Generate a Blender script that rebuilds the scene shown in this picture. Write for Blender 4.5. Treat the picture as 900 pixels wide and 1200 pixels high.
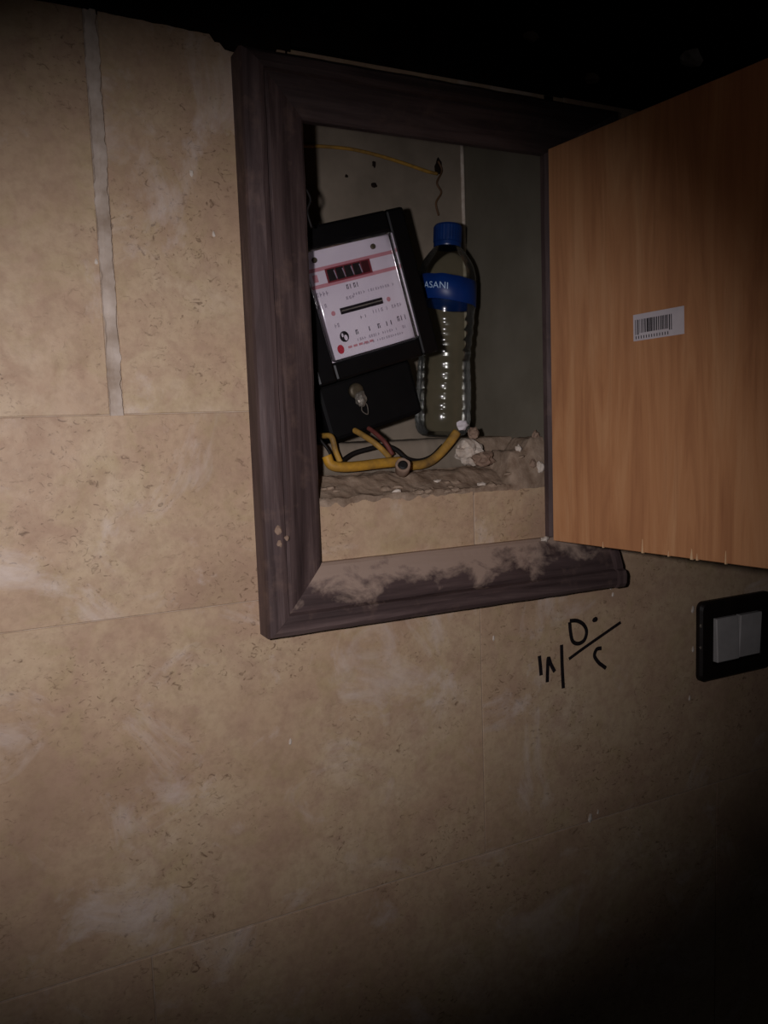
import bpy, bmesh, math, random
from mathutils import Vector, Matrix, noise
random.seed(7)
S = bpy.context.scene
for o in list(bpy.data.objects): bpy.data.objects.remove(o)
C = S.collection

# ------------------------------------------------------------------ camera
cam_d = bpy.data.cameras.new('camera'); cam = bpy.data.objects.new('camera', cam_d); C.objects.link(cam)
cam_d.sensor_fit = 'AUTO'; cam_d.sensor_width = 36.0; cam_d.lens = 28.8
cam_d.clip_start = 0.01
_r = Vector((0.89656, -0.44156, -0.03460)); _d = Vector((-0.07681, -0.07806, -0.99399)); _f = Vector((0.43621, 0.89383, -0.10390))
M = Matrix((( _r.x, -_d.x, -_f.x, 0.0), (_r.y, -_d.y, -_f.y, -0.80), (_r.z, -_d.z, -_f.z, 0.0), (0, 0, 0, 1)))
cam.matrix_world = M
S.camera = cam

# ------------------------------------------------------------------ world, lamp, exposure
W = bpy.data.worlds.new('world'); S.world = W; W.use_nodes = True
W.node_tree.nodes['Background'].inputs[0].default_value = (0.9, 0.85, 0.9, 1)
W.node_tree.nodes['Background'].inputs[1].default_value = 0.004
sp = bpy.data.lights.new('torch', 'SPOT'); spo = bpy.data.objects.new('torch', sp); C.objects.link(spo)
spo.location = (-0.05, -0.74, 0.02)
aim = Vector((0.195, 0.0, -0.095))
spo.rotation_euler = (aim - spo.location).to_track_quat('-Z', 'Y').to_euler()
sp.energy = 15.5; sp.color = (1.0, 0.94, 0.985); sp.spot_size = math.radians(71); spo.scale = (1.4, 1.0, 1.0); sp.spot_blend = 1.0; sp.shadow_soft_size = 0.013
S.view_settings.view_transform = 'Standard'; S.view_settings.look = 'None'
S.view_settings.exposure = 0.0; S.view_settings.gamma = 1.0; S.view_settings.use_curve_mapping = False

# ------------------------------------------------------------------ helpers
def lin(c):
    return tuple(((v / 255) / 12.92 if v / 255 <= 0.04045 else ((v / 255 + 0.055) / 1.055) ** 2.4) for v in c) + (1,)

class NT:
    def __init__(s, name):
        s.m = bpy.data.materials.new(name); s.m.use_nodes = True; s.t = s.m.node_tree; s.t.nodes.clear()
        s.out = s.n('ShaderNodeOutputMaterial')
    def n(s, typ, **kw):
        nd = s.t.nodes.new(typ)
        for k, v in kw.items():
            if k == 'ins':
                for i, x in v.items(): s.set(nd, i, x)
            else: setattr(nd, k, v)
        return nd
    def set(s, nd, i, x):
        if hasattr(x, 'is_linked'): s.t.links.new(x, nd.inputs[i])
        else: nd.inputs[i].default_value = x
    def coord(s, scale=(1, 1, 1), rnd=False, kind='Object'):
        tc = s.n('ShaderNodeTexCoord'); mp = s.n('ShaderNodeMapping'); mp.inputs['Scale'].default_value = scale
        s.t.links.new(tc.outputs[kind], mp.inputs['Vector'])
        if rnd:
            oi = s.n('ShaderNodeObjectInfo'); ml = s.n('ShaderNodeMath', operation='MULTIPLY', ins={0: oi.outputs['Random'], 1: 37.0})
            cb = s.n('ShaderNodeCombineXYZ', ins={0: ml.outputs[0], 1: ml.outputs[0], 2: ml.outputs[0]})
            s.t.links.new(cb.outputs[0], mp.inputs['Location'])
        return mp.outputs[0]
    def noise(s, vec, scale, detail=3, rough=.5, dist=0.0):
        return s.n('ShaderNodeTexNoise', ins={'Vector': vec, 'Scale': scale, 'Detail': detail, 'Roughness': rough, 'Distortion': dist}).outputs['Fac']
    def ramp(s, fac, stops):
        r = s.n('ShaderNodeValToRGB'); s.t.links.new(fac, r.inputs[0]); e = r.color_ramp.elements
        while len(e) < len(stops): e.new(0.5)
        for k, (p, c) in enumerate(stops):
            e[k].position = p; e[k].color = c if len(c) == 4 else lin(c)
        return r.outputs[0]
    def mask(s, fac, a, b):
        return s.n('ShaderNodeMapRange', ins={0: fac, 1: a, 2: b, 3: 0.0, 4: 1.0}).outputs[0]
    def mix(s, f, a, b, mode='MIX'):
        m = s.n('ShaderNodeMix', data_type='RGBA', blend_type=mode)
        s.set(m, 0, f)
        for i, x in ((6, a), (7, b)):
            if isinstance(x, tuple) and len(x) == 3: x = lin(x)
            s.set(m, i, x)
        return m.outputs[2]
    def mul(s, a, b): return s.n('ShaderNodeMath', operation='MULTIPLY', ins={0: a, 1: b}).outputs[0]
    def bump(s, h, strength=.3, dist=.002):
        return s.n('ShaderNodeBump', ins={'Height': h, 'Strength': strength, 'Distance': dist}).outputs[0]
    def done(s, col, rough=.6, normal=None, spec=.4, **kw):
        b = s.n('ShaderNodeBsdfPrincipled')
        if isinstance(col, tuple) and len(col) == 3: col = lin(col)
        s.set(b, 'Base Color', col); s.set(b, 'Roughness', rough); s.set(b, 'Specular IOR Level', spec)
        if normal is not None: s.set(b, 'Normal', normal)
        for k, v in kw.items(): s.set(b, k, v)
        s.t.links.new(b.outputs[0], s.out.inputs[0]); return s.m

def plain(name, c1, c2, scale=40, rough=.6, bump=.15, spec=.4, dist=.001, **kw):
    t = NT(name); v = t.coord(); f = t.noise(v, scale, 4, .6)
    return t.done(t.ramp(f, [(.3, c1), (.7, c2)]), rough, t.bump(f, bump, dist), spec, **kw)

# ------------------------------------------------------------------ materials
def make_marble():
    t = NT('beige_marble'); v = t.coord(rnd=True)
    big = t.noise(v, 6, 5, .6, .5); mid = t.noise(v, 32, 5, .62, .5); fine = t.noise(v, 130, 4, .6)
    col = t.ramp(big, [(.25, (166, 138, 112)), (.45, (190, 162, 132)), (.6, (196, 172, 140)), (.75, (206, 184, 158))])
    col = t.mix(t.mul(t.mask(mid, .46, .66), .55), col, (172, 140, 118))
    col = t.mix(t.mul(t.mask(t.noise(v, 24, 4, .6, .8), .52, .68), .4), col, (176, 156, 114))
    col = t.mix(t.mul(t.mask(fine, .42, .75), .4), col, (150, 122, 98))
    vs = t.coord((60, 60, 80), True); sp_ = t.noise(vs, 1.9, 4, .6, 1.6)                  # small brown fossil flecks
    gate = t.mask(t.noise(v, 11, 2), .40, .58)
    col = t.mix(t.mul(t.mul(t.mask(sp_, .58, .70), gate), .75), col, (106, 82, 60))
    chalk = t.mask(t.noise(v, 8.5, 6, .66, .9), .55, .74)                                 # chalky smears left by the tiler
    col = t.mix(t.mul(chalk, .65), col, (220, 206, 196))
    rough = t.n('ShaderNodeMapRange', ins={0: mid, 1: .3, 2: .7, 3: .45, 4: .65}).outputs[0]
    return t.done(col, rough, t.bump(t.noise(v, 55, 6, .7), .22, .002), .35)
MARBLE = make_marble()
GROUT = plain('pale_grout', (170, 148, 126), (192, 174, 154), 60, .9, .4, .2, .001)
GROUTW = plain('white_grout', (150, 130, 110), (214, 200, 186), 24, .85, .5, .2, .0015)
BLACKCEM = plain('black_rough_cement', (18, 14, 13), (34, 27, 24), 22, .95, .8, .05, .004)  # near-black rough cement colour for the wall above the tiles
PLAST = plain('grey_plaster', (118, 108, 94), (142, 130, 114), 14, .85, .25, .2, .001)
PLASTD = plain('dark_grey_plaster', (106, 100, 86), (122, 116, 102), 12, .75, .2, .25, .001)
CEMENT = plain('crumbly_cement', (124, 104, 86), (170, 150, 130), 55, .95, .9, .1, .003)
CRUMB = plain('pale_plaster_crumb', (185, 168, 150), (226, 216, 202), 80, .9, .7, .15, .001)
STONE = plain('brown_mortar', (128, 106, 90), (160, 136, 118), 60, .95, .6, .1, .002)
def make_wood(name, dusty, axis, darken=0.0):
    t = NT(name)
    sc = (4, 30, 60) if axis == 'x' else (60, 30, 4)
    v = t.coord(sc); g = t.noise(v, 1.0, 5, .65, .6); o = t.coord()
    col = t.ramp(g, [(.25, (46, 35, 34)), (.5, (80, 65, 63)), (.72, (112, 94, 90))])
    wear = t.mask(t.noise(o, 30, 5, .6), .56, .72)
    col = t.mix(t.mul(wear, .4), col, (126, 102, 90))
    if dusty:
        sep = t.n('ShaderNodeSeparateXYZ', ins={0: o})
        h = t.n('ShaderNodeMapRange', ins={0: sep.outputs[2], 1: -.190, 2: -.138, 3: -.20, 4: .26}).outputs[0]
        n2 = t.n('ShaderNodeMath', operation='ADD', ins={0: t.noise(t.coord((1, 1, 1.6)), 24, 6, .62, .35), 1: h}).outputs[0]
        col = t.mix(t.mul(t.mask(n2, .44, .62), .88), col, (166, 144, 128))
    if darken: col = t.mix(darken, col, (24, 18, 17))
    return t.done(col, .62, t.bump(g, .5, .002), .25)
WOODV = make_wood('dark_weathered_wood_upright', False, 'z')
WOODH = make_wood('darker_wood_level', False, 'x', .5)  # same wood mixed evenly darker for the top rail
WOODD = make_wood('dusty_dark_wood_sill', True, 'x')
def make_ply():
    t = NT('reddish_plywood'); v = t.coord((14, 14, 1.6)); g = t.noise(v, 2.2, 5, .6, 1.2)
    f = t.noise(t.coord((120, 120, 5)), 1.5, 4, .6)
    col = t.ramp(g, [(.28, (174, 119, 81)), (.5, (200, 143, 98)), (.72, (214, 162, 116))])
    col = t.mix(t.mul(t.mask(f, .5, .75), .35), col, (158, 102, 68))
    st = t.mask(t.noise(t.coord((1, 1, .7)), 11, 3, .5, .5), .64, .72)
    col = t.mix(t.mul(st, .25), col, (140, 86, 54))
    return t.done(col, .5, t.bump(f, .25, .0008), .3)
PLY = make_ply()
RAW = plain('raw_split_wood', (214, 170, 124), (236, 204, 160), 80, .8, .3)
BLACKP = plain('black_plastic', (9, 8, 9), (13, 12, 13), 50, .42, .05, .25)
BLACKM = plain('matte_black_plastic', (7, 6, 7), (11, 10, 10), 60, .65, .1, .15)
FACE = plain('white_meter_dial', (222, 210, 222), (230, 219, 228), 30, .6, .0, .2)
PINK = plain('pink_print', (196, 132, 142), (204, 142, 150), 60, .6, .0, .2)
REDP = plain('red_print', (178, 44, 62), (192, 56, 72), 60, .6, .0, .2)
INKG = plain('grey_print', (136, 124, 140), (160, 148, 162), 300, .6, .0, .2)
INKM = plain('mid_print', (76, 66, 78), (96, 86, 98), 200, .6, .0, .2)
INKB = plain('dark_print', (28, 22, 26), (40, 32, 36), 200, .6, .0, .2)
DRUM = plain('counter_drum', (30, 24, 24), (44, 36, 36), 200, .5, .0, .3)
METAL = plain('dull_metal', (120, 114, 104), (160, 152, 140), 90, .4, .2, .5, Metallic=.6)
BRASS = plain('tarnished_brass', (66, 58, 44), (92, 82, 64), 90, .5, .2, .4, Metallic=.4)
YEL = plain('yellow_cable_sheath', (92, 72, 50), (210, 156, 44), 38, .55, .2, .35)
YELT = plain('dirty_yellow_insulation', (104, 82, 52), (186, 142, 58), 50, .6, .2, .3)
BLKC = plain('black_cable_sheath', (15, 13, 12), (26, 22, 20), 70, .6, .2, .3)
REDC = plain('maroon_insulation', (88, 44, 40), (112, 60, 52), 70, .6, .2, .3)
BRNW = plain('brown_bare_wire', (74, 52, 34), (110, 80, 54), 90, .6, .2, .3)
CAPB = plain('blue_bottle_cap', (12, 44, 98), (16, 52, 112), 60, .35, .05, .5)
LABB = plain('blue_label_film', (8, 42, 104), (12, 50, 118), 40, .4, .1, .4)
LABT = plain('pale_blue_lettering', (170, 200, 232), (186, 212, 240), 60, .5, .0, .3)
PAPER = plain('white_paper', (212, 204, 208), (224, 216, 218), 60, .7, .1, .2)
SWB = plain('black_switch_plate', (20, 15, 13), (30, 22, 18), 40, .5, .1, .3)
SWW = plain('white_switch_rocker', (168, 164, 160), (184, 180, 176), 40, .4, .05, .4)
MARK = plain('black_marker_ink', (20, 16, 18), (34, 28, 30), 90, .6, .0, .2)
DARKH = plain('dark_hole', (24, 18, 14), (40, 30, 24), 120, .9, .4, .1)
def thin_clear(name, tint, rough, boost=1.0, ior=1.5):
    t = NT(name); tr = t.n('ShaderNodeBsdfTransparent', ins={0: tint}); gl = t.n('ShaderNodeBsdfGlossy', ins={'Color': (1, 1, 1, 1), 'Roughness': rough})
    fr = t.n('ShaderNodeFresnel', ins={'IOR': ior})
    bp = t.bump(t.noise(t.coord(), 90, 3), .06, .001); t.set(gl, 'Normal', bp)
    mx = t.n('ShaderNodeMixShader', ins={0: t.mul(fr.outputs[0], boost), 1: tr.outputs[0], 2: gl.outputs[0]})
    t.t.links.new(mx.outputs[0], t.out.inputs[0]); return t.m
PET = thin_clear('clear_pet_plastic', (.88, .89, .85, 1), .15, 1.0, 1.33)
GLASS = thin_clear('clear_meter_cover', (.98, .98, .98, 1), .1)

def obj(name, bm, mats, parent=None, smooth=False, loc=None, rot=None):
    me = bpy.data.meshes.new(name)
    bmesh.ops.recalc_face_normals(bm, faces=bm.faces[:]); bm.to_mesh(me); bm.free()
    for m in (mats if isinstance(mats, (list, tuple)) else [mats]): me.materials.append(m)
    if smooth:
        for p in me.polygons: p.use_smooth = True
    o = bpy.data.objects.new(name, me); C.objects.link(o)
    if parent: o.parent = parent
    if loc: o.location = loc
    if rot: o.rotation_euler = rot
    return o
def tag(o, label, cat, group=None):
    o['label'] = label; o['category'] = cat
    if group: o['group'] = group
    return o
def thing(name, label, cat, loc=(0, 0, 0), rot=(0, 0, 0), group=None):
    o = bpy.data.objects.new(name, None); C.objects.link(o); o.empty_display_size = .02
    o.location = loc; o.rotation_euler = rot; return tag(o, label, cat, group)
def struct(o): o['kind'] = 'structure'; return o

def box(bm, x0, x1, y0, y1, z0, z1, bev=0, mi=0, seg=1):
    vs = [bm.verts.new((x, y, z)) for x in (x0, x1) for y in (y0, y1) for z in (z0, z1)]
    fs = [bm.faces.new([vs[i] for i in q]) for q in ((0, 1, 3, 2), (4, 6, 7, 5), (0, 4, 5, 1), (2, 3, 7, 6), (0, 2, 6, 4), (1, 5, 7, 3))]
    for f in fs: f.material_index = mi
    if bev:
        es = list({e for f in fs for e in f.edges})
        bmesh.ops.bevel(bm, geom=es, offset=bev, segments=seg, affect='EDGES', profile=.5, material=mi)
    return bm
def nbox(*a, **k): return box(bmesh.new(), *a, **k)
def catmull(pts, n=6):
    P = [Vector(p) for p in pts]; P = [P[0] * 2 - P[1]] + P + [P[-1] * 2 - P[-2]]; out = []
    for i in range(1, len(P) - 2):
        for k in range(n):
            t = k / n; a, b, c, d = P[i - 1:i + 3]
            out.append(.5 * ((2 * b) + (c - a) * t + (2 * a - 5 * b + 4 * c - d) * t * t + (3 * b - a - 3 * c + d) * t ** 3))
    out.append(P[-2]); return out
def tube(bm, pts, r, seg=8, n=6, flat=1.0, taper=None):
    path = catmull(pts, n); rings = []; up = Vector((0, -1, 0.01))
    for i, p in enumerate(path):
        tg = (path[min(i + 1, len(path) - 1)] - path[max(i - 1, 0)]).normalized()
        a = tg.cross(up).normalized(); b = a.cross(tg).normalized()
        rr = r * (taper(i / (len(path) - 1)) if taper else 1)
        rings.append([bm.verts.new(p + a * math.cos(2 * math.pi * k / seg) * rr + b * math.sin(2 * math.pi * k / seg) * rr * flat) for k in range(seg)])
    for A, B in zip(rings, rings[1:]):
        for k in range(seg): bm.faces.new((A[k], A[(k + 1) % seg], B[(k + 1) % seg], B[k]))
    bm.faces.new(rings[0]); bm.faces.new(rings[-1]); return bm
def lathe(bm, prof, seg=40, cap0=True, cap1=True, fn=None):
    rings = []
    for r, z in prof:
        ring = []
        for k in range(seg):
            a = 2 * math.pi * k / seg; p = Vector((r * math.cos(a), r * math.sin(a), z))
            ring.append(bm.verts.new(fn(p, a) if fn else p))
        rings.append(ring)
    for A, B in zip(rings, rings[1:]):
        for k in range(seg): bm.faces.new((A[k], A[(k + 1) % seg], B[(k + 1) % seg], B[k]))
    if cap0: bm.faces.new(rings[0])
    if cap1: bm.faces.new(rings[-1])
    return bm
def rock(r, sx=1, sy=1, sz=1, seed=0, sub=2, amp=.45, fr=1.6):
    bm = bmesh.new(); bmesh.ops.create_icosphere(bm, subdivisions=sub, radius=1)
    for v in bm.verts:
        d = 1 + amp * noise.noise(v.co * fr + Vector((seed * 7.3, seed * 3.1, seed))) + amp * .4 * noise.noise(v.co * fr * 3 + Vector((seed, seed * 5, 2)))
        v.co = Vector((v.co.x * sx, v.co.y * sy, v.co.z * sz)) * r * d
    return bm
def prism(bm, poly, y0, y1, mi=0):
    a = [bm.verts.new((x, y0, z)) for x, z in poly]; b = [bm.verts.new((x, y1, z)) for x, z in poly]
    fs = [bm.faces.new(a), bm.faces.new(b[::-1])]
    for i in range(len(a)): j = (i + 1) % len(a); fs.append(bm.faces.new((a[i], b[i], b[j], a[j])))
    for f in fs: f.material_index = mi
    return bm

# ------------------------------------------------------------------ the wall: body, tiles, grout
NX0, NX1, NZ0, NZ1, NY = 0.285, 0.615, -0.080, 0.3725, 0.176       # the niche hollowed into the wall
TT = 0.374                                                          # where the marble cladding stops
bm = bmesh.new()
box(bm, -.60, NX0, .0015, .25, -1.12, TT); box(bm, NX1, 1.50, .0015, .25, -1.12, TT)
box(bm, NX0, NX1, .0015, .25, -1.12, NZ0); 
wall = struct(obj('wall_front', bm, GROUT))
def tile(x0, x1, z0, z1):
    return obj('tile', nbox(x0, x1, 0.0, .0014, z0, z1, bev=.0005), MARBLE, wall)
J = .0008
for x0, x1 in ((-.60, .1105), (.1235, .300)): tile(x0, x1, .0200, .377)
tile(.302, .640, .345, .3735); tile(.642, 1.50, .0205, .3745)
tile(-.60, .300, -.1724, .0190); tile(.642, 1.50, -.1724, .0190)
tile(.302, .5055, -.172, -.0775); tile(.507, .640, -.172, -.079)
for x0, x1 in ((-.60, .511), (.5120, 1.50)): tile(x0, x1, -.5175, -.1734)
for x0, x1 in ((-.60, .1145), (.1157, .8995), (.9007, 1.50)): tile(x0, x1, -1.12, -.5195)
# thick white grout smeared down the upright joint
bm = bmesh.new(); L = []; n = 150
for i in range(n + 1):
    z = .0185 + (.377 - .0185) * i / n
    a = .1106 + .0026 * noise.noise(Vector((0, 3, z * 26))) + .0014 * noise.noise(Vector((0, 7, z * 140))); b = .1234 + .0022 * noise.noise(Vector((5, 0, z * 34))) + .0014 * noise.noise(Vector((9, 0, z * 160)))
    L.append([bm.verts.new((x, y, z)) for x, y in ((a, .001), (a + .001, -.0010), ((a + b) / 2 - .0012, -.0006 + .0006 * noise.noise(Vector((1, 1, z * 60)))), ((a + b) / 2 + .0004, -.0018), (b - .001, -.0012), (b, .001))])
for A, B in zip(L, L[1:]):
    for k in range(5): bm.faces.new((A[k], A[k + 1], B[k + 1], B[k]))
g = obj('grout_strip', bm, GROUTW, wall); g['label'] = 'thick white grout line down the tile joint'
# little flakes of plaster stuck on the marble
for k, (x, z, r) in enumerate([(.529, -.2545, .0028), (.709, -.214, .0034), (.712, -.224, .003), (.108, .158, .0025), (.200, .245, .003), (.218, .190, .0026), (.672, -.513, .005), (.685, -.509, .003), (.271, -.329, .003), (.852, -.262, .004), (.853, -.318, .0035), (.847, -.385, .003)]):
    obj('plaster_fleck', rock(r, .7, .35, 1.3, 40 + k, 1), CRUMB, wall, loc=(x, 0, z))
# marker writing on the marble
strokes = [[(.5954, -.2862), (.5966, -.298), (.5977, -.3112)], [(.6068, -.3215), (.6075, -.306), (.6090, -.2910), (.6128, -.3000), (.6184, -.3100)],
           [(.6294, -.2775), (.6300, -.305), (.6314, -.3335)],
           [(.6425, -.2505), (.6435, -.262), (.6468, -.2755), (.6560, -.2800), (.6655, -.2765), (.6690, -.2660), (.6640, -.2565), (.6540, -.2505), (.6425, -.2490)],
           [(.6406, -.2975), (.668, -.2855), (.7250, -.2622)], [(.6930, -.2915), (.6850, -.2920), (.6815, -.3000), (.6880, -.3095), (.6935, -.3140), (.7000, -.3190)]]
bm = bmesh.new()
for k, s in enumerate(strokes):
    tube(bm, [(x, -.0001, z) for x, z in s], .0026 if k != 4 else .0021, 6, 6, .12)
tube(bm, [(.6815, -.0001, -.2500), (.6826, -.0001, -.2530), (.6828, -.0001, -.2560)], .0036, 8, 4, .08, lambda t: .7 + .6 * math.sin(math.pi * t))
h = obj('handwriting', bm, MARK, wall); h['label'] = 'black marker numerals handwritten on the marble'
# near-black rough cement above the cladding
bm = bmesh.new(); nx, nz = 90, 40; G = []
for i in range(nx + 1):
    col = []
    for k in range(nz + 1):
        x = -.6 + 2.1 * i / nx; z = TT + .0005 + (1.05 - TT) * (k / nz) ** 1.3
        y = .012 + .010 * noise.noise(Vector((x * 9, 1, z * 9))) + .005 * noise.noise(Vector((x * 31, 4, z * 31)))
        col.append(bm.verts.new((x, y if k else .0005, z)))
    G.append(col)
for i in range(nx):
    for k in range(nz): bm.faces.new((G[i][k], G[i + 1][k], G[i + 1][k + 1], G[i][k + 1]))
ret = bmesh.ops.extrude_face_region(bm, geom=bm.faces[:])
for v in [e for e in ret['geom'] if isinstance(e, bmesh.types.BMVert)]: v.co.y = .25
wu = struct(obj('wall_upper', bm, BLACKCEM))
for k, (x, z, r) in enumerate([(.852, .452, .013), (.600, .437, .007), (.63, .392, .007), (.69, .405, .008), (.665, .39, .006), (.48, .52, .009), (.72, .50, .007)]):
    obj('mortar_lump', rock(r, 1.3, .8, .8, 60 + k, 2), CRUMB if k == 0 else STONE if k in (1, 3) else BLACKCEM, wu, loc=(x, .006, z))
# ragged dark crust along the top of the tiles by the frame
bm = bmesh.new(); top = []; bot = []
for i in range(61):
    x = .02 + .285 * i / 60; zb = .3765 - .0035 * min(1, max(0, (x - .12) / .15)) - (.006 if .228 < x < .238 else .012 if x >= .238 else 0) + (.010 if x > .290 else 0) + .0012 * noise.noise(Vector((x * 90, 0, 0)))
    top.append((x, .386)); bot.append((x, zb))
obj('mortar_crust', prism(bm, bot + top[::-1], -.0012, .012), BLACKCEM, wu)

# ------------------------------------------------------------------ the niche
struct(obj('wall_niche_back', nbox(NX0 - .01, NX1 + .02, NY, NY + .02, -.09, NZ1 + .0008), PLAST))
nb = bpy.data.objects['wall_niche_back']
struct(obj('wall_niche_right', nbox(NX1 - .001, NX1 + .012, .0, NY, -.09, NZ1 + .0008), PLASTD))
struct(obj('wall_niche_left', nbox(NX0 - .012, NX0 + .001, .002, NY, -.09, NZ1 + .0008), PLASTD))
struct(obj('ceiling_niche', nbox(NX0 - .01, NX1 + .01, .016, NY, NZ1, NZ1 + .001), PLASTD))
bm = tube(bmesh.new(), [(NX1 - .004, NY - .001, z) for z in (-.02, .1, .2, .3, .371)], .0028, 6, 3)
obj('corner_bead', bm, CRUMB, nb, True)
for k, (x, z, r, e) in enumerate([(.5745, .340, .0058, 1.8), (.4795, .3335, .003, 1.5), (.4785, .3075, .0042, .7), (.4400, .3150, .0022, 1)]):
    obj('nail_hole', rock(r, 1, .3, e, 80 + k, 2), DARKH, nb, loc=(x, NY, z))
# broken cement bed
def sm(a, b, t): t = min(1, max(0, (t - a) / (b - a))); return t * t * (3 - 2 * t)
def floor_z(x, y):
    z = -.074 + .020 * sm(0, .045, y) + .036 * sm(.060, .080, y)
    ch = sm(.556, .566, x) * sm(-.002, .012, y) * (1 - .35 * sm(.05, .06, y))
    z = max(z, -.074 + .040 * ch + .014 * sm(.583, .598, x) * ch)
    n1 = noise.noise(Vector((x * 45, y * 45, 3))); n2 = noise.noise(Vector((x * 120, y * 120, 9))); n3 = noise.noise(Vector((x * 260, y * 260, 5)))
    k = .3 if y > .075 else 1
    return z + k * (.0035 * n1 + .0018 * n2 + .0007 * n3)
bm = bmesh.new(); nx, ny = 130, 70; G = []
for i in range(nx + 1):
    col = []
    for k in range(-1, ny + 1):
        x = NX0 + (NX1 - NX0) * i / nx
        if k < 0: col.append(bm.verts.new((x, .0008 + .0006 * noise.noise(Vector((x * 80, 0, 0))), -.0825 - .010 * max(0, noise.noise(Vector((x * 22, 2, 7))) + .25 - 1.2 * (x - .3)) + .0016 * noise.noise(Vector((x * 150, 2, 7))))))
        else:
            y = -.0012 + .0025 * noise.noise(Vector((x * 70, 8, 1))) * (k < 3) + (NY + .0015) * k / ny; col.append(bm.verts.new((x, y, floor_z(x, y))))
    G.append(col)
for i in range(nx):
    for k in range(ny + 1): bm.faces.new((G[i][k], G[i + 1][k], G[i + 1][k + 1], G[i][k + 1]))
for f in bm.faces:
    c = f.calc_center_median()
    if c.y > .061 and c.x < .556: f.material_index = 1
fl = struct(obj('floor_niche', bm, [CEMENT, PLAST], None, True))
for k in range(26):
    x = .316 + .285 * random.random(); y = random.choice([.0, .003, .008, .015, .02]); r = .0018 + .0022 * random.random()
    obj('cement_lump', rock(r * 1.5, 1.4, 1, .7, 100 + k, 1, .6), CEMENT if k % 9 else CRUMB, fl, loc=(x, y, floor_z(x, max(y, 0)) + .0005))

# ------------------------------------------------------------------ wooden frame with its door
IL, IR, IB, IT = .312, .607, -.140, .3045
cab = thing('meter_cabinet', 'dark wooden cabinet frame on the marble wall with its plywood door swung open', 'cabinet', (0, 0, 0))
PROF = [(.000, .0), (.000, -.0075), (.003, -.0105), (.012, -.0150), (.026, -.0205), (.041, -.0262), (.0445, -.0262), (.0465, -.0310), (.052, -.0330), (.062, -.0325), (.0665, -.0295), (.068, -.026), (.068, .0)]
def sweep(name, mapf, mat, seed, n=40, label=None, prof=PROF):
    bm = bmesh.new(); R_ = []
    for i in range(n + 1):
        t = i / n; ring = []
        for w, y in prof:
            p = Vector(mapf(t, w, y))
            if y < -.001:
                p.y += .0009 * noise.noise(Vector((p.x * 16 + seed, p.z * 16, w * 300))); 
                if 0 < i < n: p.x += .0006 * noise.noise(Vector((p.z * 50, seed, w * 100))); p.z += .0006 * noise.noise(Vector((p.x * 50, seed, w * 100)))
            ring.append(bm.verts.new(p))
        R_.append(ring)
    m = len(prof)
    for A, B in zip(R_, R_[1:]):
        for k in range(m): bm.faces.new((A[k], A[(k + 1) % m], B[(k + 1) % m], B[k]))
    bm.faces.new(R_[0]); bm.faces.new(R_[-1])
    return obj(name, bm, mat, cab)
TS = .052 / .068
lerp = lambda a, b, t: a + (b - a) * t
sweep('jamb', lambda t, w, y: (IL - w, y, lerp(IB - w, IT + w * TS, t)), WOODV, 1)
sweep('jamb', lambda t, w, y: (IR + w * 1.38, y, lerp(IB + .001, IT + w * TS, t)), WOODV, 2)
sweep('top_rail', lambda t, w, y: (lerp(IL - w, IR + w * 1.38, t), y, IT + w * TS), WOODH, 3)
sweep('bottom_rail', lambda t, w, y: (lerp(IL - w, .690, t), y, IB - w), WOODD, 4)
sweep('end_block', lambda t, w, y: (lerp(.6905, .7015, t), y * 1.02 - .004 * (y < -.001), IB - w), WOODV, 5, 2)
for k, (x, z, r) in enumerate([(.2575, -.098, .0042), (.2585, -.112, .0032), (.266, -.107, .0026)]):
    obj('plaster_dab', rock(r, .9, .5, 1.1, 120 + k, 2), STONE, cab, loc=(x, -.0325, z))
# door leaf, swung out a little past square
DA = math.radians(7.455)
door = obj('door', nbox(0, .016, -.305, 0, -.1395, .3005, bev=.0006), PLY, cab, loc=(.5925, -.034, 0), rot=(0, 0, DA))
door['label'] = 'reddish plywood door leaf standing open'
# barcode sticker, local y runs along the door (negative = outward), tilted a touch
bm = bmesh.new(); SW, SH = .0605, .0265
box(bm, -SW / 2, SW / 2, -.0004, 0, -SH / 2, SH / 2, bev=.0001)
x = -SW / 2 + .0025; rs = random.Random(3)
while x < SW / 2 - .0135:
    w = rs.choice([.0004, .0005, .0008, .0011]); thick = -.014 < x < -.004
    z0 = -SH / 2 + (.0075 if not (x < -.0225 or x > .013) else .006)
    if thick: w *= 1.5
    box(bm, x, x + w, -.00055, -.0003, z0, SH / 2 - .0055, mi=1); x += w + rs.choice([.0007, .0009, .0013]) * (.5 if thick else 1)
x = -SW / 2 + .003
while x < SW / 2 - .018:
    box(bm, x, x + .0009, -.00055, -.0003, -SH / 2 + .0018, -SH / 2 + .0048, mi=1); x += .0032
st = obj('barcode_sticker', bm, [PAPER, MARK], door, loc=(-.0002, -.1475, .0905), rot=(0, 0, 0))
st.matrix_parent_inverse = Matrix(); st.matrix_basis = Matrix.Translation((-.0001, -.1475, .0912)) @ Matrix.Rotation(math.radians(-90), 4, 'Z') @ Matrix.Rotation(math.radians(-1.0), 4, 'Y')
st['label'] = 'white barcode sticker with black bars'
for k, (y, hgt, w) in enumerate([(-.128, .014, .0022), (-.187, .010, .0030), (-.193, .006, .0022), (-.224, .012, .0018), (-.075, .006, .0012), (-.160, .005, .0014)]):
    bm = bmesh.new(); box(bm, -.0006, .002, y - w / 2, y + w / 2, -.1402, -.1395 + hgt)
    for v in bm.verts:
        if v.co.z > -.138: v.co.y = y + (v.co.y - y) * .25; v.co.x = max(v.co.x, -.0002)
    obj('splinter', bm, RAW, door)
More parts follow.
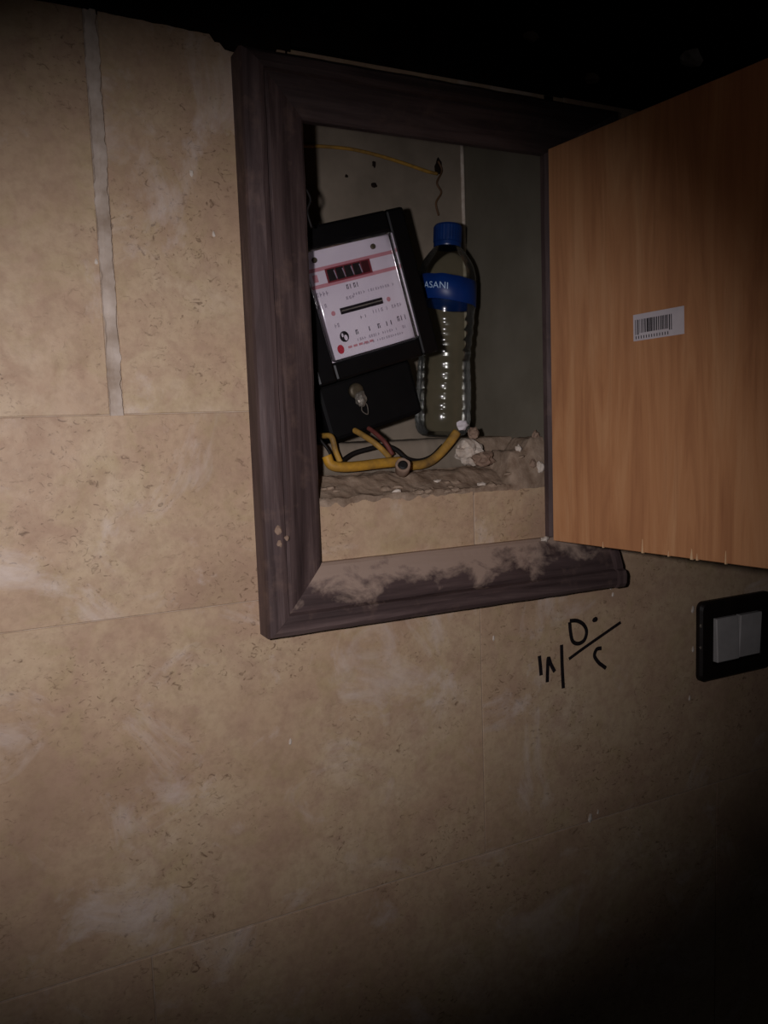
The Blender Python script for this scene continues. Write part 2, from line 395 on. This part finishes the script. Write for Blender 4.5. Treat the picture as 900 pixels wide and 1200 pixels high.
for z in (-.06, .22):
    bm = bmesh.new(); lathe(bm, [(.004, -.025), (.004, .025)], 12); box(bm, -.001, .001, -.002, .018, -.025, .025)
    obj('hinge', bm, METAL, cab, loc=(.6125, -.0275, z))

# ------------------------------------------------------------------ electricity meter, hanging askew
TH = math.radians(15.0)
met = thing('electricity_meter', 'black electricity meter with white dial hanging askew inside the wall niche', 'meter', (.3977, .052, .1473), (0, -TH, 0))
HW, HH = .080, .084
bm = bmesh.new()                                                   # case: a deep tub with a rim around the dial opening
LX0, LX1, LZ0, LZ1 = -.0565, .0565, -.063, .060
box(bm, -HW + .004, HW - .004, .014, .120, -HH + .004, HH - .004, bev=.004)
obj('case', bm, BLACKM, met)
bm = bmesh.new()
for a in ((-HW, LX0, -HH, HH), (LX1, HW, -HH, HH), (LX0 - .001, LX1 + .001, LZ1, HH), (LX0 - .001, LX1 + .001, -HH, LZ0)):
    box(bm, a[0], a[1], 0, .030, a[2], a[3], bev=.003, seg=2)
obj('front_rim', bm, BLACKP, met)
face = obj('dial_plate', nbox(LX0, LX1, .0080, .0135, LZ0, LZ1), FACE, met)
def pr_(x0, x1, z0, z1, mi, d=.0003): return (x0, x1, .0080 - d, .0082, z0, z1, 0, mi)
bm = bmesh.new()
box(bm, *pr_(LX0, LX1, .0365, .0405, 0)); box(bm, *pr_(LX0, LX1, .0185, .0225, 0))
box(bm, *pr_(-.049, -.043, .0255, .0335, 0, .0002))
lathe_c = [(.006 * math.cos(a * .5236), .0065 * math.sin(a * .5236)) for a in range(12)]
prism(bm, [(-.0395 + x * .7, -.051 + z * .8) for x, z in lathe_c], .0077, .0082, 1)
for k in range(5): box(bm, *pr_(-.030 + k * .007, -.025 + k * .007, -.0525, -.0500, 0, .0002))
obj('red_print', bm, [PINK, REDP], face)
bm = bmesh.new()
rs = random.Random(11)
def row(x0, x1, z, h, mi, step=.0032):
    x = x0
    while x < x1:
        if rs.random() > .18:
            k = rs.randint(0, 3); w = step * .55
            box(bm, *pr_(x, x + w * .35, z, z + h, mi, .0002))
            if k != 1: box(bm, *pr_(x, x + w, z + h * (.75 if k else .4), z + h * (1 if k else .62), mi, .00022))
            if k >= 2: box(bm, *pr_(x + w * .7, x + w, z, z + h * .6, mi, .00025))
        x += step
row(-.012, .006, .0105, .0052, 1, .0045); row(-.006, .046, .0020, .0030, 0); row(-.050, -.036, .0095, .005, 0, .004)
row(-.052, -.040, -.003, .004, 0, .004); row(-.016, -.006, -.0005, .0035, 0, .004)
row(-.008, .004, -.0245, .0035, 1, .003); row(.012, .048, -.0225, .0040, 0, .0036)
row(-.046, -.034, -.027, .0045, 0, .0036); row(-.016, .032, -.0400, .0052, 1, .0058); row(.040, .052, -.0385, .0058, 1, .005)
row(-.016, .050, -.0475, .0032, 0, .0030); row(-.010, .045, -.0535, .0026, 0, .0030)
obj('black_print', bm, [INKG, INKM], face)
bm = bmesh.new()                                                   # round dark emblem
prism(bm, [(-.0310 + x * .95, -.0385 + z * .95) for x, z in lathe_c], .0077, .0082, 1)
prism(bm, [(-.0310 + x * .35 + .0014, -.0385 + z * .5 - .0015) for x, z in lathe_c], .0075, .0080, 0)
prism(bm, [(-.0310 + x * .2 - .002, -.0385 + z * .35 + .002) for x, z in lathe_c], .0075, .0080, 0)
obj('emblem', bm, [FACE, INKB], face)
bm = bmesh.new(); box(bm, -.0325, .0245, .0070, .0085, .0215, .0375, mi=0)          # counter window
cw = obj('counter_window', bm, [plain('maroon_window', (122, 44, 54), (136, 54, 62), 100, .5, .0)], face)
for k in range(5):
    b2 = bmesh.new(); box(b2, -.0308 + k * .0108, -.0214 + k * .0108, .0060, .0072, .0232, .0360, bev=.0003)
    d_ = obj('digit_drum', b2, DRUM if k < 4 else plain('maroon_drum', (60, 16, 20), (74, 22, 26), 100, .5, .0), met)
b2 = bmesh.new()
for k in range(4):
    x = -.0210 + k * .0108; prism(b2, [(x - .0022, .034), (x - .0010, .034), (x + .0002, .0245), (x - .0008, .0245)], .0056, .0061)
obj('drum_marks', b2, INKG, face)
bm = bmesh.new(); box(bm, -.0275, .0275, .0068, .0082, -.0145, -.0075, bev=.0004); obj('disc_slot', bm, INKB, face)
bm = bmesh.new(); box(bm, -.0265, .0265, .0060, .0069, -.0115, -.0102); obj('spinning_disc', bm, METAL, met)
for x, z in ((-.0365, -.0110), (.0355, -.0115)):
    obj('print_mark', prism(bmesh.new(), [(x + a * .42, z + b * .42) for a, b in lathe_c], .0077, .0082), PINK, face)
for x, z in ((-.0415, .0490), (.0330, .0490)):
    bm = lathe(bmesh.new(), [(.0030, 0), (.0030, .002), (.002, .003)], 14); bmesh.ops.rotate(bm, verts=bm.verts[:], cent=(0, 0, 0), matrix=Matrix.Rotation(math.pi / 2, 3, 'X'))
    obj('screw', bm, BRASS, met, loc=(x, .0080, z))
gc = bmesh.new(); box(gc, LX0 + .0005, LX1 - .0005, -.006, .0060, LZ0 + .0005, LZ1 - .0005, bev=.003, seg=3)
obj('clear_cover', gc, GLASS, met, True)
bm = bmesh.new(); box(bm, -.076, .050, .022, .085, -.150, -.0835, bev=.005, seg=2)
tcv = obj('terminal_cover', bm, BLACKM, met)
bm = lathe(bmesh.new(), [(.009, 0), (.009, .004), (.0082, .0055), (.0045, .0060)], 18); bmesh.ops.rotate(bm, verts=bm.verts[:], cent=(0, 0, 0), matrix=Matrix.Rotation(math.pi / 2, 3, 'X'))
obj('seal_screw', bm, BRASS, met, loc=(-.030, .0225, -.101), smooth=True)
obj('seal', rock(.0075, .9, .7, 1.2, 5, 3, .35), METAL, met, loc=(-.029, .015, -.1115))
bm = tube(bmesh.new(), [(-.029, .014, -.116), (-.033, .012, -.124), (-.027, .012, -.130), (-.024, .014, -.120), (-.028, .014, -.113)], .0006, 6, 5)
obj('seal_wire', bm, METAL, met)
bm = box(bmesh.new(), -.012, .012, .119, .1225, .070, .098, bev=.002); obj('hanger', bm, METAL, met)

# ------------------------------------------------------------------ water bottle leaning in the niche
BX, BY, BZ = .5235, .098, -.0145
bot = thing('water_bottle', 'clear plastic water bottle with blue cap and blue label beside the meter', 'bottle', (BX, BY, BZ), (math.radians(-1.0), math.radians(4.2), 0))
prof = [(.018, .005), (.0245, .0), (.0300, .0035), (.0335, .010), (.0352, .019)]
z = .024
base = lambda z: (lerp(.0352, .0358, (z - .019) / .011) if z < .030 else lerp(.0358, .0330, (z - .030) / .06) if z < .090 else lerp(.0330, .0366, sm(.088, .150, z)))
while z < .150:
    prof += [(base(z), z), (base(z) - .0002, z + .0036), (base(z) - .0009, z + .0066), (base(z) - .0009, z + .0074), (base(z) - .0002, z + .0094)]; z += .0130
prof += [(.0368, .156), (.0371, .190), (.0365, .198), (.0340, .208), (.0295, .217), (.0235, .2255), (.0185, .2315), (.0150, .2350), (.0140, .2400), (.0140, .2455)]
def dent(p, a):
    q = p.copy(); k = sm(.06, .085, p.z) * (1 - sm(.11, .15, p.z))
    s = 1 + k * .015 * math.sin(3 * a + 1) + (.02 * math.sin(5 * a) if p.z < .012 else 0)
    s += .020 * noise.noise(Vector((math.cos(a) * 1.6, math.sin(a) * 1.6, p.z * 22))) * sm(.01, .04, p.z) * (1 - sm(.150, .165, p.z))
    q.x *= s; q.y *= s; return q
obj('bottle_body', lathe(bmesh.new(), prof, 56, True, False, dent), PET, bot, True)
cp = [(.0168, .2330), (.0172, .2345), (.0172, .2385), (.0165, .2390), (.0174, .2398), (.0174, .2580), (.0160, .2605), (.0120, .2612)]
bm = lathe(bmesh.new(), cp, 60, False, True, lambda p, a: Vector((p.x * (1 + .018 * (int(a * 60 / 6.2832 + .5) % 2) * (.2398 <= p.z < .259)), p.y * (1 + .018 * (int(a * 60 / 6.2832 + .5) % 2) * (.2398 <= p.z < .259)), p.z)))
obj('cap', bm, CAPB, bot)
RGT = Vector((.86, -.51, 0))
lt = lambda p: Vector((p.x, p.y, p.z - .10 * (p.x * RGT.x + p.y * RGT.y) + .0014 * noise.noise(Vector((p.x * 60, p.y * 60, p.z * 20)))))
lab = obj('label', lathe(bmesh.new(), [(.0372, .163), (.0378, .1634), (.0380, .178), (.0378, .1928), (.0372, .193)], 56, False, False, lambda p, a: lt(p)), LABB, bot, True)
cu = bpy.data.curves.new('lettering', 'FONT'); cu.body = 'DASANI'; cu.size = .0110; cu.space_character = 1.05; cu.align_x = 'CENTER'; cu.align_y = 'CENTER'
to = bpy.data.objects.new('lettering_tmp', cu); C.objects.link(to); bpy.context.view_layer.update()
tm = bpy.data.meshes.new_from_object(to.evaluated_get(bpy.context.evaluated_depsgraph_get())); bpy.data.objects.remove(to)
bm = bmesh.new(); bm.from_mesh(tm); bpy.data.meshes.remove(tm)
bmesh.ops.triangulate(bm, faces=bm.faces[:]); bmesh.ops.subdivide_edges(bm, edges=[e for e in bm.edges if e.calc_length() > .002], cuts=2)
view = math.atan2(-.86, -.51); ac = view - math.radians(26)
for v in bm.verts:
    a = ac + v.co.x / .0380; v.co = lt(Vector((.0384 * math.cos(a), .0384 * math.sin(a), .1785 + v.co.y)))
obj('lettering', bm, LABT, lab)

# ------------------------------------------------------------------ cables in the niche
def cable(name, pts, r, mat, label, flat=1.0):
    return tag(obj(name, tube(bmesh.new(), pts, r, 10, 7, flat), mat, None, True), label, 'cable')
cable('mains_cable', [(.3408, .037, -.030), (.3448, .035, -.0400), (.357, .033, -.0430), (.3777, .033, -.0430), (.4043, .034, -.0415), (.4300, .033, -.0405)], .0058, YEL, 'thick yellow cable lying along the front of the cement bed')
cable('mains_cable', [(.4420, .050, -.0480), (.4733, .052, -.0455), (.4911, .053, -.0365), (.5057, .053, -.0235), (.5180, .053, -.0100)], .0055, YELT, 'dirty yellow cable rising in front of the bottle base')
cable('meter_wire', [(.3480, .100, .020), (.3480, .096, -.004), (.3500, .072, -.008), (.3534, .052, -.0097), (.3569, .050, -.0251), (.3604, .046, -.0380)], .0033, YELT, 'yellow wire dropping from the meter beside the left jamb')
cable('meter_wire', [(.3860, .100, .022), (.3890, .097, .001), (.3930, .074, -.004), (.407, .050, -.0194), (.4227, .046, -.0360)], .0034, YELT, 'yellow wire slanting from below the meter seal')
cable('meter_wire', [(.4030, .100, .026), (.4060, .097, .004), (.4110, .074, -.002), (.4187, .052, -.0169), (.4275, .048, -.0330)], .0027, REDC, 'maroon wire slanting right below the meter seal')
cable('meter_wire', [(.3300, .08, .02), (.3310, .055, .000), (.3398, .042, -.0167), (.3455, .040, -.0263), (.3511, .040, -.0400)], .0016, BLKC, 'thin black wire hugging the left jamb under the meter')
cable('black_cable', [(.3600, .050, -.0400), (.3801, .056, -.0301), (.3997, .057, -.0256), (.4217, .057, -.0226), (.436, .056, -.0276), (.4492, .055, -.0383), (.4663, .056, -.0421), (.4839, .057, -.0379), (.5040, .064, -.0260)], .0028, BLKC, 'black cable arching behind the yellow cables')
ce = thing('cable_stub', 'grey cut cable stub with dark core on the cement edge', 'cable', (.4265, .022, -.0480), (math.radians(62), 0, math.radians(-24)))
bm = lathe(bmesh.new(), [(.0052, -.012), (.0082, -.006), (.0088, .008), (.0080, .0105), (.0060, .0105), (.0056, .002)], 20, True, True, lambda p, a: p * (1 + .10 * noise.noise(p * 200)))
obj('sheath', bm, STONE, ce, True)
obj('core', lathe(bmesh.new(), [(.0054, .000), (.0054, .0098), (.0035, .0108)], 14), BLKC, ce)
cable('bell_wire', [(.3600, .172, .344), (.3832, .172, .3440), (.4115, .172, .3462), (.4462, .172, .3470), (.4818, .172, .3437), (.5185, .172, .3380), (.5540, .172, .3312), (.5710, .1735, .3300)], .0022, YELT, 'thin yellow wire strung across the top of the niche back')
cable('twisted_wire', [(.5720, .172, .3460), (.5770, .172, .3340), (.5690, .172, .3180), (.5752, .172, .3060), (.5668, .172, .2920), (.5703, .172, .2760)], .0013, BRNW, 'brown twisted wire dangling above the bottle cap')
cable('wire_offcut', [(.3150, .004, .246), (.3205, .002, .232), (.3170, .003, .220), (.3215, .004, .204)], .0014, BLKC, 'short black wire end curling beside the left jamb')

# ------------------------------------------------------------------ rubble lying about
tag(obj('plaster_chunk', rock(.0165, 1.05, .8, .85, 3, 3, .5), CRUMB, loc=(.5330, .052, -.0345)), 'white plaster chunk in front of the bottle', 'rubble')
tag(obj('mortar_chunk', rock(.0120, 1.2, .8, .75, 9, 3, .5), STONE, loc=(.5440, .036, -.0440)), 'brown mortar chunk leaning on the white plaster chunk', 'rubble')
tag(obj('paper_scrap', rock(.0075, 1.1, .5, .75, 17, 2, .7), PAPER, loc=(.5330, .064, -.0020)), 'small white paper scrap against the bottle base', 'paper')
tag(obj('plaster_pebble', rock(.0085, .8, .7, .9, 21, 3, .5), STONE, loc=(.5500, .066, -.0125)), 'pinkish round pebble of plaster right of the bottle base', 'rubble')
for k, (x, y, r, e, m, lb) in enumerate([
        (.5780, .012, .0042, 1.1, CRUMB, 'leftmost pale plaster crumb on the raised cement by the door'),
        (.5930, .004, .0045, 1.2, STONE, 'brown mortar crumb midway on the raised cement by the door'),
        (.6030, .003, .0055, 1.4, CRUMB, 'largest pale plaster crumb on the raised cement against the door edge'),
        (.6050, .014, .0050, 1.0, STONE, 'brown mortar crumb behind the largest crumb at the door edge')]):
    tag(obj('plaster_crumb', rock(r, 1, .8, e, 30 + k, 2, .6), m, loc=(x, y, floor_z(x, y) + r * .5)), lb, 'rubble', 'crumbs by the door hinge')
tag(obj('plaster_flake', rock(.0042, 1.3, .8, .8, 37, 2, .6), CRUMB, loc=(.5965, -.0125, -.1405)), 'white plaster flake on the dusty sill beside the door foot', 'rubble')

# ------------------------------------------------------------------ light switch
sw = thing('light_switch', 'black light switch plate with two white rockers right of the handwriting', 'light switch', (.9285, 0, -.3085))
def rrect(hx, hz, r, n=6):
    return [(sx * (hx - r) + r * math.cos(a), sz * (hz - r) + r * math.sin(a)) for sx, sz, a0 in ((1, 1, 0), (-1, 1, math.pi / 2), (-1, -1, math.pi), (1, -1, 1.5 * math.pi)) for a in [a0 + math.pi / 2 * k / n for k in range(n + 1)]]
bm = bmesh.new(); rings = []
for hx, hz, r, y in ((.0700, .0560, .010, .0), (.0700, .0560, .010, -.006), (.0670, .0530, .009, -.0095), (.0480, .0345, .003, -.0095), (.0465, .0330, .002, -.0040)):
    rings.append([bm.verts.new((x, y, z)) for x, z in rrect(hx, hz, r)])
for A, B in zip(rings, rings[1:]):
    for k in range(len(A)): bm.faces.new((A[k], A[(k + 1) % len(A)], B[(k + 1) % len(B)], B[k]))
bm.faces.new(rings[0]); bm.faces.new(rings[-1])
obj('plate', bm, SWB, sw)
for x0, x1, tilt in ((-.0435, -.0010, .0006), (.0008, .0435, -.0006)):
    bm = bmesh.new(); box(bm, x0, x1, -.0125, -.004, -.0305, .0305, bev=.0012)
    for v in bm.verts:
        if v.co.y < -.008: v.co.y += tilt * (v.co.z / .03) * 2.2
    obj('rocker', bm, SWW, sw)
for z in (.024, -.006):
    obj('screw', rock(.0032, .8, .6, 1.2, int(z * 1000) + 50, 2, .4), METAL, sw, loc=(-.0675, -.0065, z))
